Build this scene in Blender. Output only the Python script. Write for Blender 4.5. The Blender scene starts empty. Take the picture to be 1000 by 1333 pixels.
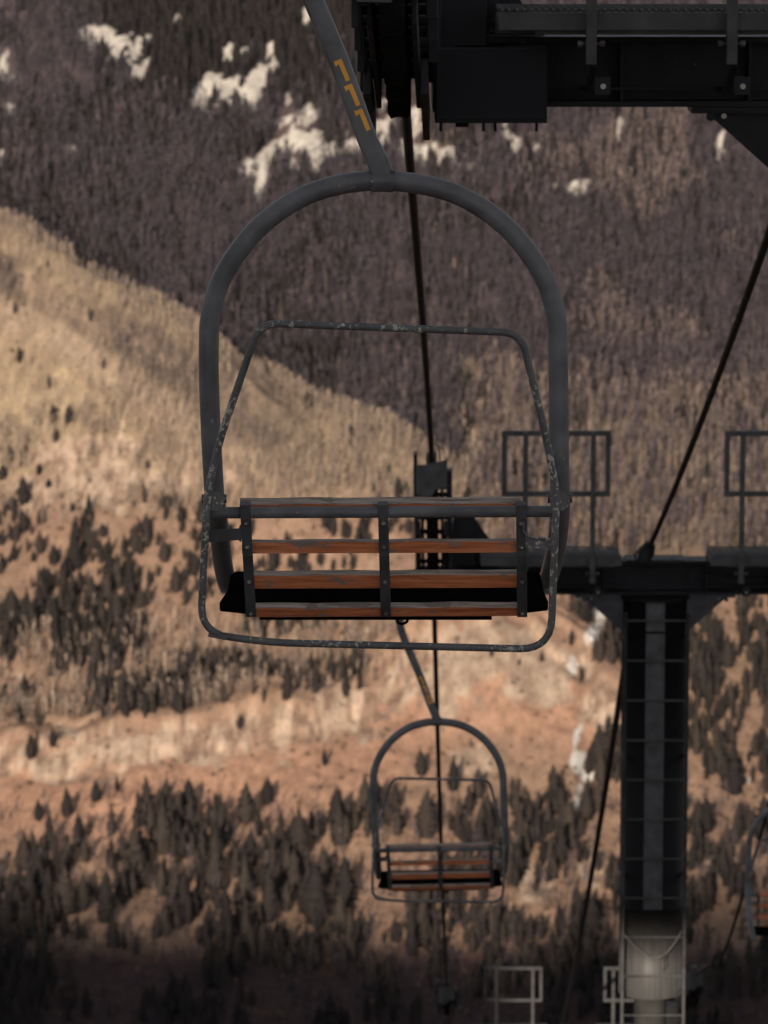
import bpy, math, random
import numpy as np
from mathutils import Vector, Matrix
R = math.radians
rng = np.random.default_rng(7); random.seed(7)
sc = bpy.context.scene
COL = sc.collection

# ------------------------------------------------------------------ camera, sky, sun, exposure
F, PITCH, CX, CY = 5500.0, R(9.0), 500.0, 666.5
cam = bpy.data.cameras.new("camera"); cam_o = bpy.data.objects.new("camera", cam); COL.objects.link(cam_o)
cam_o.rotation_euler = (R(90) - PITCH, 0, 0)
cam.sensor_fit = 'VERTICAL'; cam.sensor_height = 36.0; cam.sensor_width = 27.0
cam.lens = F / 1333.0 * 36.0
cam.clip_start = 0.5; cam.clip_end = 20000
cam.dof.use_dof = True; cam.dof.focus_distance = 13.85; cam.dof.aperture_fstop = 8.8
sc.camera = cam_o

SUN_EL, SUN_AZ = R(15.0), R(10.0)            # low sun behind the camera, a little to the left
TO_SUN = np.array([-math.sin(SUN_AZ) * math.cos(SUN_EL), -math.cos(SUN_AZ) * math.cos(SUN_EL), math.sin(SUN_EL)])
w = bpy.data.worlds.new("World"); sc.world = w; w.use_nodes = True
nt = w.node_tree; nt.nodes.clear()
sky = nt.nodes.new('ShaderNodeTexSky'); sky.sky_type = 'NISHITA'; sky.sun_disc = False
sky.sun_elevation = SUN_EL; sky.sun_rotation = math.atan2(TO_SUN[0], TO_SUN[1])
sky.altitude = 2600; sky.dust_density = 2.0
hsv = nt.nodes.new('ShaderNodeHueSaturation'); hsv.inputs['Saturation'].default_value = 0.22
bg = nt.nodes.new('ShaderNodeBackground'); bg.inputs['Strength'].default_value = 0.078
wo = nt.nodes.new('ShaderNodeOutputWorld')
nt.links.new(sky.outputs[0], hsv.inputs['Color']); nt.links.new(hsv.outputs[0], bg.inputs[0]); nt.links.new(bg.outputs[0], wo.inputs[0])
sun = bpy.data.lights.new("sun", 'SUN'); sun.energy = 3.2; sun.angle = R(0.53); sun.color = (1.0, 0.87, 0.74)
sun_o = bpy.data.objects.new("sun", sun); COL.objects.link(sun_o)
sun_o.rotation_euler = Vector(TO_SUN).to_track_quat('Z', 'Y').to_euler()
vs = sc.view_settings; vs.view_transform = 'Standard'; vs.look = 'None'; vs.gamma = 1.0; vs.use_curve_mapping = False
vs.exposure = 0.6

# ------------------------------------------------------------------ tracing helpers (photo ray -> world point at a real distance)
cP, sP = math.cos(PITCH), math.sin(PITCH)
def P(px, row, y):
    a = (px - CX) / F; b = (CY - row) / F
    d = np.array([a, cP + b * sP, -sP + b * cP])
    return d * (y / d[1])
def project(x, y, z):
    d = y * cP - z * sP; v = y * sP + z * cP
    return CX + F * x / d, CY - F * v / d
def below(row, y):
    return -y * np.tan(PITCH + np.arctan((row - CY) / F))

# ------------------------------------------------------------------ mesh helpers
class MB:
    def __init__(s): s.v = []; s.f = []; s.m = []; s.sm = []
    def add(s, v, f, m=0, smooth=False):
        n = len(s.v); s.v += [tuple(map(float, p)) for p in v]
        for q in f: s.f.append(tuple(n + i for i in q)); s.m.append(m); s.sm.append(smooth)
    def hexa(s, c, m=0, top=None):           # 8 corners: bottom ring 0-3, top ring 4-7
        fs = [(0, 3, 2, 1), (4, 5, 6, 7), (0, 1, 5, 4), (1, 2, 6, 5), (2, 3, 7, 6), (3, 0, 4, 7)]
        n = len(s.f); s.add(c, fs, m)
        if top is not None: s.m[n + 1] = top
    def box(s, lo, hi, m=0, top=None):
        (a, b, c), (d, e, f) = lo, hi
        s.hexa([(a, b, c), (d, b, c), (d, e, c), (a, e, c), (a, b, f), (d, b, f), (d, e, f), (a, e, f)], m, top)
    def beam(s, p0, p1, w, h, up=(0, 0, 1), m=0):   # rectangular bar from p0 to p1
        p0 = np.array(p0, float); p1 = np.array(p1, float); t = p1 - p0; t /= np.linalg.norm(t)
        sd = np.cross(t, up); sd /= np.linalg.norm(sd); u = np.cross(sd, t)
        c = []
        for uu in (-h / 2, h / 2):
            for p, ss in ((p0, -1), (p0, 1), (p1, 1), (p1, -1)): c.append(p + sd * ss * w / 2 + u * uu)
        s.hexa(c, m)
    def prism(s, pts, off, m=0):             # planar polygon pushed along off
        pts = [np.array(p, float) for p in pts]; off = np.array(off, float); n = len(pts)
        s.add(pts + [p + off for p in pts], [tuple(range(n)), tuple(range(2 * n - 1, n - 1, -1))] +
              [(i, (i + 1) % n, n + (i + 1) % n, n + i)[::-1] for i in range(n)], m)
    def tube(s, pts, r, seg=12, m=0, closed=False, prof=None, fix=None):
        pts = np.array(pts, float); n = len(pts)
        rr = np.full(n, r) if np.isscalar(r) else np.array(r)
        if closed: T = np.roll(pts, -1, 0) - np.roll(pts, 1, 0)
        else: T = np.gradient(pts, axis=0)
        T /= np.linalg.norm(T, axis=1)[:, None]
        ref = np.array(fix if fix is not None else (0, 1, 0.0))
        if abs(T[0] @ ref) > .9 and fix is None: ref = np.array((1, 0, 0.0))
        N = ref - T[0] * (T[0] @ ref); N /= np.linalg.norm(N)
        v = []
        for i in range(n):
            if i or fix is not None:
                if fix is not None: N = ref
                N = N - T[i] * (T[i] @ N); N /= np.linalg.norm(N)
            B = np.cross(T[i], N)
            if prof is None:
                for k in range(seg):
                    a = 2 * math.pi * k / seg; v.append(pts[i] + rr[i] * (math.cos(a) * N + math.sin(a) * B))
            else:
                for a, b in prof: v.append(pts[i] + rr[i] * (a * N + b * B))
        if prof is not None: seg = len(prof)
        f = []
        for i in range(n if closed else n - 1):
            j = (i + 1) % n
            for k in range(seg):
                l = (k + 1) % seg; f.append((i * seg + k, j * seg + k, j * seg + l, i * seg + l)[::-1])
        s.add(v, f, m, True)
        if not closed:
            s.f.append(tuple(len(s.v) - n * seg + k for k in range(seg))); s.m.append(m); s.sm.append(False)
            s.f.append(tuple(len(s.v) - seg + k for k in range(seg))[::-1]); s.m.append(m); s.sm.append(False)
    def cyl(s, p0, p1, r, seg=12, m=0): s.tube([p0, p1], r, seg, m)
    def build(s, name, mats, parent=None, bevel=0.0):
        me = bpy.data.meshes.new(name); me.from_pydata(s.v, [], s.f)
        for mm in (mats if isinstance(mats, (list, tuple)) else [mats]): me.materials.append(mm)
        me.polygons.foreach_set('material_index', s.m); me.polygons.foreach_set('use_smooth', s.sm); me.update()
        o = bpy.data.objects.new(name, me); COL.objects.link(o)
        if parent is not None: o.parent = parent
        if bevel:
            b = o.modifiers.new('bevel', 'BEVEL'); b.width = bevel; b.segments = 2; b.limit_method = 'ANGLE'; b.angle_limit = R(50)
        return o
def smooth_path(pts, sub=6, closed=False):
    pts = np.array(pts, float); n = len(pts); out = []
    for i in range(n if closed else n - 1):
        if closed: p0, p1, p2, p3 = pts[i - 1], pts[i], pts[(i + 1) % n], pts[(i + 2) % n]
        else: p0, p1, p2, p3 = pts[max(i - 1, 0)], pts[i], pts[i + 1], pts[min(i + 2, n - 1)]
        for k in range(sub):
            t = k / sub
            out.append(.5 * (2 * p1 + (p2 - p0) * t + (2 * p0 - 5 * p1 + 4 * p2 - p3) * t * t + (3 * p1 - p0 - 3 * p2 + p3) * t ** 3))
    if not closed: out.append(pts[-1])
    return np.array(out)
def fillet(pts, rad, sub=6):                 # closed polygon with rounded corners
    pts = np.array(pts, float); n = len(pts); out = []
    for i in range(n):
        a, b, c = pts[i - 1], pts[i], pts[(i + 1) % n]
        r_ = rad[i]; u = (a - b) / np.linalg.norm(a - b); v = (c - b) / np.linalg.norm(c - b)
        p, q = b + u * r_, b + v * r_
        for k in range(sub + 1):
            t = k / sub; out.append((1 - t) ** 2 * p + 2 * t * (1 - t) * b + t * t * q)
    return np.array(out)
def tag(o, label=None, cat=None, group=None, kind=None):
    if label: o['label'] = label
    if cat: o['category'] = cat
    if group: o['group'] = group
    if kind: o['kind'] = kind
    return o
def empty(name, loc, label, cat, group=None):
    o = bpy.data.objects.new(name, None); COL.objects.link(o); o.location = loc; o.empty_display_size = .2
    return tag(o, label, cat, group)
def copy_tree(o, parent=None):
    c = o.copy(); COL.objects.link(c); c.parent = parent
    for ch in list(o.children): copy_tree(ch, c)
    return c

# ------------------------------------------------------------------ materials
def mat(name):
    m = bpy.data.materials.new(name); m.use_nodes = True
    return m, m.node_tree, m.node_tree.nodes['Principled BSDF']
def N(t, kind, **kw):
    n = t.nodes.new(kind)
    for k, v in kw.items():
        if k in n.inputs: n.inputs[k].default_value = v
        else: setattr(n, k, v)
    return n
def ramp(t, src, stops):
    r_ = t.nodes.new('ShaderNodeValToRGB'); e = r_.color_ramp.elements
    while len(e) < len(stops): e.new(0.5)
    for q, (p, c) in zip(e, stops): q.position = p; q.color = (*c, 1) if len(c) == 3 else c
    t.links.new(src, r_.inputs[0]); return r_
def mixc(t, fac, a, b):
    m = t.nodes.new('ShaderNodeMix'); m.data_type = 'RGBA'
    t.links.new(fac, m.inputs['Factor'])
    for s_, v in ((m.inputs[6], a), (m.inputs[7], b)):
        if isinstance(v, tuple): s_.default_value = (*v, 1)
        else: t.links.new(v, s_)
    return m.outputs[2]
def coords(t, scale):
    tc = t.nodes.new('ShaderNodeTexCoord'); mp = t.nodes.new('ShaderNodeMapping'); mp.inputs['Scale'].default_value = scale
    t.links.new(tc.outputs['Object'], mp.inputs[0]); return mp.outputs[0]
def paint(name, col, rough=.5, chip=.72, chipcol=(.42, .38, .31), metal=0.0, vary=.35, spec=.4, chipscale=70):
    m, t, b = mat(name); v = coords(t, (1, 1, 1))
    n1 = N(t, 'ShaderNodeTexNoise', Scale=9.0, Detail=6.0); t.links.new(v, n1.inputs[0])
    c0 = ramp(t, n1.outputs['Fac'], [(.3, tuple(x * (1 - vary) for x in col)), (.7, tuple(x * (1 + vary) for x in col))])
    n2 = N(t, 'ShaderNodeTexNoise', Scale=chipscale, Detail=6.0, Roughness=.62); t.links.new(v, n2.inputs[0])
    n3 = N(t, 'ShaderNodeTexNoise', Scale=6.0, Detail=2.0); t.links.new(v, n3.inputs[0])
    ma = N(t, 'ShaderNodeMath', operation='MULTIPLY_ADD'); t.links.new(n3.outputs['Fac'], ma.inputs[0]); ma.inputs[1].default_value = .5; t.links.new(n2.outputs['Fac'], ma.inputs[2])
    k = ramp(t, ma.outputs[0], [(chip, (0, 0, 0)), (min(chip + .035, 1), (1, 1, 1))])
    t.links.new(mixc(t, k.outputs[0], c0.outputs[0], chipcol), b.inputs['Base Color'])
    rr = ramp(t, n1.outputs['Fac'], [(.3, (rough - .08,) * 3), (.7, (min(rough + .12, 1),) * 3)]); t.links.new(rr.outputs[0], b.inputs['Roughness'])
    b.inputs['Metallic'].default_value = metal; b.inputs['Specular IOR Level'].default_value = spec
    bp = N(t, 'ShaderNodeBump', Strength=.12, Distance=.002); t.links.new(n2.outputs['Fac'], bp.inputs['Height']); t.links.new(bp.outputs[0], b.inputs['Normal'])
    return m
M = {}
M['chair_paint'] = paint('chair_paint', (.145, .141, .150), .42, chip=.97)
M['chair_worn'] = paint('chair_worn_paint', (.125, .122, .127), .45, chip=.84, chipscale=62, chipcol=(.52, .48, .41))
M['strap_paint'] = paint('strap_paint', (.062, .060, .066), .6, chip=.985)
M['tower_paint'] = paint('tower_paint', (.020, .020, .023), .6, chip=.995, spec=.25)
M['tower_grey'] = paint('tower_grey_steel', (.075, .073, .072), .6, chip=.93, chipcol=(.06, .025, .015), spec=.3)
M['mast_paint'] = paint('mast_galvanised', (.098, .094, .088), .45, chip=.99, chipcol=(.05, .03, .02), vary=.2, spec=.5)
M['mast_highlight'] = paint('mast_highlight_grey', (.092, .089, .094), .5, chip=.99, spec=.3)  # pale tone standing for the highlight down the mast
M['mast_shaded'] = paint('mast_shaded_tone', (.013, .0125, .0135), .6, chip=.99, chipcol=(.10, .09, .08), vary=.2, spec=.12)  # shade on the upper mast put into a darker base colour
def sunlit_mast():  # dark to pale downwards: sunlight on the lower mast put into its colour
    m, t, b = mat('mast_sunlight_blend'); tc = t.nodes.new('ShaderNodeTexCoord'); sx = t.nodes.new('ShaderNodeSeparateXYZ'); t.links.new(tc.outputs['Object'], sx.inputs[0])
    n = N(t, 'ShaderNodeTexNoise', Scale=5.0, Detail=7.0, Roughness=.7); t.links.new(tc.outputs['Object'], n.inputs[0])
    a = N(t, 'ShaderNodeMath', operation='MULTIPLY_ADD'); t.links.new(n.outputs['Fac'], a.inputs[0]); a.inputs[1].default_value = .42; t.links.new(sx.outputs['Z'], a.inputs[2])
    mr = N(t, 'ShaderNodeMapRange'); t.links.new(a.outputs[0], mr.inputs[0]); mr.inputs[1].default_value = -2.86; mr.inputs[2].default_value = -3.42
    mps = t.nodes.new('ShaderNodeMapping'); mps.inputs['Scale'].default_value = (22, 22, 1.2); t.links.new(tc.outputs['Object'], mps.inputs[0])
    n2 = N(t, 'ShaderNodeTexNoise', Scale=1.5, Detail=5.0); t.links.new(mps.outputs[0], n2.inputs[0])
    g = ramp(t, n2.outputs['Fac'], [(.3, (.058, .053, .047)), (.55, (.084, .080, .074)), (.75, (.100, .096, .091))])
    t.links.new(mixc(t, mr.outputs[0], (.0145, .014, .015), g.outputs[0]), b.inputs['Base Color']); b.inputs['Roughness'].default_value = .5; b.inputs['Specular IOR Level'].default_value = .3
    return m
M['mast_sunlit'] = sunlit_mast()
M['black_box'] = paint('black_box_paint', (.020, .020, .024), .7, chip=1.0, vary=.15, spec=.2)
M['bolt'] = paint('bolt_zinc', (.32, .30, .27), .35, chip=1.0, metal=.7)
M['digit'] = paint('digit_orange', (1.0, .47, .085), .7, chip=.99, vary=.18)
M['rope'] = paint('steel_rope', (.016, .015, .016), .6, chip=1.0, spec=.2)
M['rubber'] = paint('sheave_rubber', (.012, .012, .013), .8, chip=1.0, spec=.15)
M['vinyl'] = paint('seat_black', (.005, .005, .005), .95, chip=1.0, spec=.0)
def wood(name, cols, grey):
    m, t, b = mat(name); v = coords(t, (2.2, 34, 34))
    n1 = N(t, 'ShaderNodeTexNoise', Scale=2.0, Detail=8.0, Roughness=.65); t.links.new(v, n1.inputs[0])
    c = ramp(t, n1.outputs['Fac'], [(.28, cols[0]), (.5, cols[1]), (.75, cols[2])])
    v2 = coords(t, (1.2, 75, 75)); n2 = N(t, 'ShaderNodeTexNoise', Scale=2.6, Detail=4.0, Roughness=.7); t.links.new(v2, n2.inputs[0])
    k = ramp(t, n2.outputs['Fac'], [(.33, (1, 1, 1)), (.40, (0, 0, 0))])
    c2 = mixc(t, k.outputs[0], c.outputs[0], (.03, .018, .012))
    v3 = coords(t, (4, 9, 9)); n3 = N(t, 'ShaderNodeTexNoise', Scale=2.4, Detail=5.0, Roughness=.6); t.links.new(v3, n3.inputs[0])
    g = ramp(t, n3.outputs['Fac'], [(grey, (0, 0, 0)), (grey + .06, (1, 1, 1))])
    t.links.new(mixc(t, g.outputs[0], c2, (.25, .20, .17)), b.inputs['Base Color'])
    b.inputs['Roughness'].default_value = .75; b.inputs['Specular IOR Level'].default_value = .25
    bp = N(t, 'ShaderNodeBump', Strength=.5, Distance=.004); t.links.new(n2.outputs['Fac'], bp.inputs['Height']); t.links.new(bp.outputs[0], b.inputs['Normal'])
    return m
M['wood'] = wood('wood_orange_stain', [(.24, .070, .032), (.62, .19, .080), (.82, .34, .17)], .57)
M['wood_grey'] = wood('wood_weathered', [(.10, .06, .045), (.40, .33, .28), (.66, .57, .50)], .55)

def foliage(name, cols, attr=None, rough=.9):
    m, t, b = mat(name)
    if attr: src = N(t, 'ShaderNodeAttribute', attribute_name=attr).outputs['Fac']
    else: src = t.nodes.new('ShaderNodeObjectInfo').outputs['Random']
    c = ramp(t, src, cols)
    t.links.new(c.outputs[0], b.inputs['Base Color']); b.inputs['Roughness'].default_value = rough; b.inputs['Specular IOR Level'].default_value = .08
    return m
CON = [(0.0, (.024, .020, .019)), (.5, (.037, .030, .027)), (1.0, (.058, .046, .038))]
M['conifer'] = foliage('conifer_needles', CON); M['conifer_mass'] = foliage('conifer_needles_wood', CON, 'tint')
M['scrub'] = foliage('scrub_twigs', [(0.0, (.06, .045, .035)), (.6, (.15, .10, .07)), (1.0, (.25, .17, .11))], 'tint')
ASP = [(0.0, (.060, .051, .060)), (.35, (.116, .091, .099)), (.65, (.23, .175, .145)), (1.0, (.54, .415, .305))]
M['aspen_mass'] = foliage('bare_aspen_bark_wood', ASP, 'tint')
ASI = [(0.0, (.16, .115, .09)), (1.0, (.30, .22, .15))]
M['aspen_dark'] = foliage('bare_aspen_bark_brown', [(0.0, (.07, .056, .06)), (1.0, (.15, .115, .11))])
M['aspen'] = foliage('bare_aspen_bark', ASI)

# ------------------------------------------------------------------ noise for the terrain
_lat = rng.random((257, 257)); _lat[256] = _lat[0]; _lat[:, 256] = _lat[:, 0]
def vnoise(x, y):
    x = np.asarray(x, float) % 256; y = np.asarray(y, float) % 256
    i = x.astype(int); j = y.astype(int); fx = x - i; fy = y - j
    fx = fx * fx * (3 - 2 * fx); fy = fy * fy * (3 - 2 * fy)
    i1 = (i + 1) % 256; j1 = (j + 1) % 256
    return (_lat[i, j] * (1 - fx) + _lat[i1, j] * fx) * (1 - fy) + (_lat[i, j1] * (1 - fx) + _lat[i1, j1] * fx) * fy
def fbm(x, y, o=4, g=.5):
    a, s_, t = 1.0, 0.0, 0.0
    for k in range(o):
        s_ = s_ + a * vnoise(x * 2 ** k + 17.3 * k, y * 2 ** k + 5.1 * k); t += a; a *= g
    return s_ / t                             # 0..1, mean .5
def sstep(a, b, x):
    t = np.clip((x - a) / (b - a), 0, 1); return t * t * (3 - 2 * t)

# ------------------------------------------------------------------ terrain: own slope falls to the valley, the far mountainside rises beyond
_rows = np.array([1700, 1333, 1200, 1000, 850, 700, 560, 400, 200, 0, -200, -500, -600])
_ys = np.array([1020, 1240, 1330, 1450, 1540, 1640, 1740, 1840, 1960, 2080, 2220, 2500, 2640.])
_yd = np.arange(1020, 2641, 4.0); _zd = below(np.interp(_yd, _ys, _rows), _yd)
_k = np.exp(-np.linspace(-2, 2, 41) ** 2); _k /= _k.sum()
_zd = np.convolve(np.pad(_zd, 20, mode='edge'), _k, 'valid')
_zd[:8] = _zd[8] + (np.arange(8) - 8) * (_zd[9] - _zd[8])
def zbase(y):
    return np.interp(y, _yd, _zd)
_rowd = CY + F * np.tan(np.arctan(-_zd / _yd) - PITCH)
def y_of_row(row): return np.interp(-np.asarray(row, float), -_rowd, _yd)
RIDGE = np.array([(-500, 120), (-200, 235), (0, 338), (50, 366), (100, 394), (180, 432), (250, 464), (330, 504), (400, 530), (480, 560), (560, 590), (650, 610), (760, 650)], float)
RID2 = np.array([(-400, 190), (0, 385), (90, 430), (170, 482), (250, 532), (330, 588), (400, 625), (520, 690)], float)
def ridge(px): return np.interp(px, RIDGE[:, 0], RIDGE[:, 1])
def ridge2(px): return np.interp(px, RID2[:, 0], RID2[:, 1])
def gz(x, y):
    x = np.asarray(x, float); y = np.asarray(y, float)
    zb = zbase(np.clip(y, 1021, 2640)); d = y * cP - zb * sP
    px = CX + F * x / np.maximum(d, 50)
    far = zb.copy()
    r_ = ridge(px); yc = y_of_row(r_) - 55; A = (below(r_, yc) - zbase(yc)) * sstep(720, 500, px) * sstep(-600, -300, px)
    u = y - yc; far += A * np.where(u < 0, np.exp(-(u / 120) ** 2), np.exp(-(u / 42) ** 2))
    r2 = ridge2(px); yc2 = y_of_row(r2) - 30; u = y - yc2
    far += 15 * sstep(480, 300, px) * sstep(-500, -300, px) * np.where(u < 0, np.exp(-(u / 60) ** 2), np.exp(-(u / 24) ** 2))
    def bump(bx, brow, rx, ry, h, back=1.0):
        by = float(y_of_row(brow)); xx = (bx - CX) / F * (by + 30)
        q = ((x - xx) / rx) ** 2 + ((y - by) / np.where(y > by, ry * back, ry)) ** 2
        return h * np.exp(-q)
    far += bump(130, 600, 45, 60, 9, .6) + bump(650, 880, 34, 60, 9, .5) + bump(560, 860, 40, 45, 5, .6)
    far += bump(790, 930, 14, 26, 6, .6) - 3.5 * np.exp(-((px - 757 + 10 * np.sin(y / 40)) / 13) ** 2) * sstep(1395, 1430, y) * sstep(1560, 1500, y)
    # ledges of the pale rock band
    band = rockband(px); yb = y_of_row(band); u = (y - yb)
    far += 5.5 * (sstep(-20, 4, u) - sstep(4, 50, u)) * sstep(-300, -100, px) * sstep(900, 730, px) * (.55 + .9 * vnoise(x / 16 + 3, 1.5 + 0 * y))
    for off, hh in ((-16, 2.4), (-2, 3.0), (14, 2.2)):
        uu = u - off - (vnoise(x / 13 + off, 2.5 + 0 * y) - .5) * 16 - (vnoise(x / 4 + off, 6.5 + 0 * y) - .5) * 5
        far += hh * (sstep(-1.5, 1.5, uu) - sstep(2, 26, uu)) * sstep(-300, -100, px) * sstep(880, 720, px)
    # gullies and roughness
    far += (fbm(x / 70 + 9, y / 130, 4) - .5) * 16 * sstep(1230, 1320, y)
    far += (np.abs(fbm(x / 30 + 40 + y / 140, y / 110 + 4, 3) - .5)) * 26 * sstep(1640, 1790, y)
    far += (fbm(x / 9, y / 12, 3) - .5) * (1.0 + 1.4 * sstep(1700, 1600, y))
    near = -4 - .292 * np.maximum(y, 0) + (fbm(x / 14 + 70, y / 14, 3) - .5) * np.clip((np.abs(y) + np.abs(x)) / 60, 0.2, 4) + 60 * sstep(250, 900, np.abs(x)) * sstep(100, 500, y)
    near = np.where(y < 0, near + .04 * (-y), near)
    k = 6.0; z = np.where(y < 1060, near, k * np.logaddexp(near / k, far / k))
    z = z + 60 * sstep(300, 1200, np.abs(x)) * sstep(1200, 1500, y)
    return z
BAND = np.array([(-300, 1010), (0, 985), (100, 985), (200, 972), (300, 962), (400, 945), (470, 928), (540, 885), (600, 850), (660, 838), (740, 862), (820, 920), (1000, 960)], float)
def rockband(px): return np.interp(px, BAND[:, 0], BAND[:, 1])

SNOW = [(140, 48, 34, 11, .25), (165, 62, 22, 14, .5), (112, 40, 14, 6, 0), (182, 92, 10, 7, 0), (258, 125, 14, 20, 0), (280, 116, 22, 14, .2), (268, 142, 8, 10, 0), (318, 128, 10, 22, -.5), (340, 108, 18, 8, -.5), (300, 108, 16, 5, 0),
        (350, 200, 30, 9, -.55), (330, 218, 16, 14, -.6), (340, 240, 7, 24, .25), (392, 186, 40, 13, -.12), (430, 192, 46, 10, -.08), (468, 188, 34, 9, -.1), (500, 150, 10, 26, .2), (508, 180, 16, 12, 0), (408, 208, 8, 14, 0), (382, 212, 6, 16, 0), (368, 160, 12, 8, 0), (398, 150, 8, 10, 0), (340, 96, 14, 8, -.4), (335, 110, 6, 20, .2),
        (540, 160, 10, 20, 0), (560, 205, 36, 14, 0.1), (660, 176, 9, 18, .2), (693, 216, 6, 17, 0), (675, 190, 5, 10, 0), (748, 244, 22, 6, 0), (752, 250, 8, 6, 0), (795, 386, 6, 6, 0), (938, 188, 6, 18, .3), (8, 205, 16, 7, 0), (4, 78, 9, 16, 0), (14, 140, 9, 8, 0),
        (318, 12, 5, 9, 0), (398, 18, 6, 10, 0), (92, 195, 8, 5, 0), (228, 45, 4, 22, 0), (296, 68, 5, 10, 0), (316, 70, 8, 6, 0), (262, 22, 4, 6, 0), (350, 65, 5, 8, 0), (378, 130, 6, 9, 0), (805, 165, 4, 12, 0), (860, 200, 4, 14, 0),
        (975, 1018, 7, 5, 0)]
SNOW2 = [(345, 206, 26, 8, -.55), (332, 222, 13, 10, -.6), (341, 240, 6, 20, .2), (392, 190, 36, 12, -.1), (432, 194, 40, 9, -.08), (470, 190, 28, 9, -.1), (382, 208, 5, 12, 0), (410, 206, 6, 12, 0), (268, 122, 12, 6, .1), (258, 132, 5, 14, 0), (140, 47, 22, 5, .25), (750, 978, 3, 8, 0)]
SNOW3 = [(756, 992, 12, 15, 0), (764, 1008, 9, 10, 0), (754, 1036, 5, 18, .2), (752, 958, 3.5, 13, .2), (779, 806, 8, 26, .25), (770, 828, 8, 8, 0), (745, 866, 5, 12, 0)]
ROCK2 = [(124, 636, 22, 13, .25), (112, 652, 14, 10, 0), (62, 644, 18, 8, 0), (88, 594, 16, 7, 0), (150, 585, 30, 6, .1), (120, 572, 20, 4, 0), (198, 628, 13, 10, 0), (164, 630, 10, 9, 0), (22, 892, 10, 12, 0), (940, 1132, 20, 10, -.3)]
ROCK = [(118, 640, 30, 18, .2), (60, 630, 16, 14, 0), (80, 595, 40, 12, 0), (140, 580, 40, 8, 0), (195, 628, 18, 13, 0), (165, 628, 12, 12, 0), (50, 650, 22, 12, 0), (20, 890, 12, 14, 0), (620, 860, 60, 24, 0), (700, 880, 40, 30, 0), (575, 900, 34, 40, 0),
        (785, 920, 24, 26, 0), (940, 1130, 26, 16, -.2), (770, 1130, 18, 18, 0), (700, 1150, 24, 22, .3), (620, 990, 30, 16, 0), (425, 915, 20, 22, 0)]
def blobs(L, px, row, wob):
    m = np.zeros_like(px)
    for (bx, by, rx, ry, an) in L:
        dx = px - bx; dy = row - by; c, s_ = math.cos(an), math.sin(an)
        q = np.sqrt(((dx * c + dy * s_) / rx) ** 2 + ((-dx * s_ + dy * c) / ry) ** 2)
        m = np.maximum(m, np.clip(1.6 - q - wob, 0, 1))
    return m
def zones(x, y, z):
    px, row = project(x, y, z)
    n1 = fbm(x / 7 + 31, y / 9 + 2, 4, .6) - .5; n2 = fbm(x / 22 + 11, y / 30 + 8, 4) - .5; n3 = fbm(x / 2.6 + 1, y / 5 + 77, 3, .6) - .5
    wx, wy = px + n2 * 60, row + n1 * 30
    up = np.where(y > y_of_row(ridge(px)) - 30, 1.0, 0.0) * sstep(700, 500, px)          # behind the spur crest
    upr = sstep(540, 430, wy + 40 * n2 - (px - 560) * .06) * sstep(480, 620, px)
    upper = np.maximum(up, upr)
    rightmid = sstep(560, 700, wx) * sstep(760, 700, wy) * (1 - upr)
    snow = blobs(SNOW, px + n1 * 30, row + n3 * 12, n1 * 3.4 + n3 * 2.2) 
    snow = np.maximum(sstep(.35, .6, snow), sstep(.35, .7, blobs(SNOW2, px + n1 * 12, row + n3 * 8, n1 * 2.2 + n3 * 2.6)))
    rock = blobs(ROCK, px + n1 * 16, row + n3 * 8, n1 * 1.6)
    hb = np.interp(px, [-100, 400, 520, 640, 760], [26, 24, 30, 40, 20])
    rock = np.maximum(rock, np.clip(1.5 - np.abs(row - rockband(px)) / hb - n1 * 3.2 - n3 * 1.2, 0, 1) * sstep(860, 700, px))
    rock = np.maximum(rock, np.clip(1.25 - np.abs(row - 625) / 55 - np.abs(px - 120) / 200 - n1 * 4, 0, 1) * (1 - up) * .8)
    rock = np.maximum(sstep(.25, .75, rock), sstep(.3, .7, blobs(ROCK2, px + n1 * 12, row + n3 * 6, n1 * 1.2)))
    calm = sstep(520, 580, px) * sstep(780, 740, px)
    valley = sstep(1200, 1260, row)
    orange = sstep(600, 680, wy) * (1 - upper)
    # spur-top outcrop below the band reads as bare orange soil
    bare = np.clip(1.5 - np.abs(row - rockband(px) - 55) / 55 - n1 * 1.5, 0, 1) * sstep(860, 720, px) * sstep(940, 980, row + (px > 480) * 120)
    snow3 = sstep(.35, .6, blobs(SNOW3, px + n1 * 8, row + n3 * 5, n1 * .6))
    return dict(snow3=snow3, calm=calm, px=px, row=row, up=upper, rightmid=rightmid, snow=snow, rock=rock, valley=valley, orange=orange, bare=bare, n4=fbm(x / 2.6 + 7, y / 11 + 3, 3, .65) - .5, n1=n1, n2=n2, n3=n3)
def lerp(a, b, t): return a * (1 - t)[:, None] + np.array(b)[None] * t[:, None]
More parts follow.
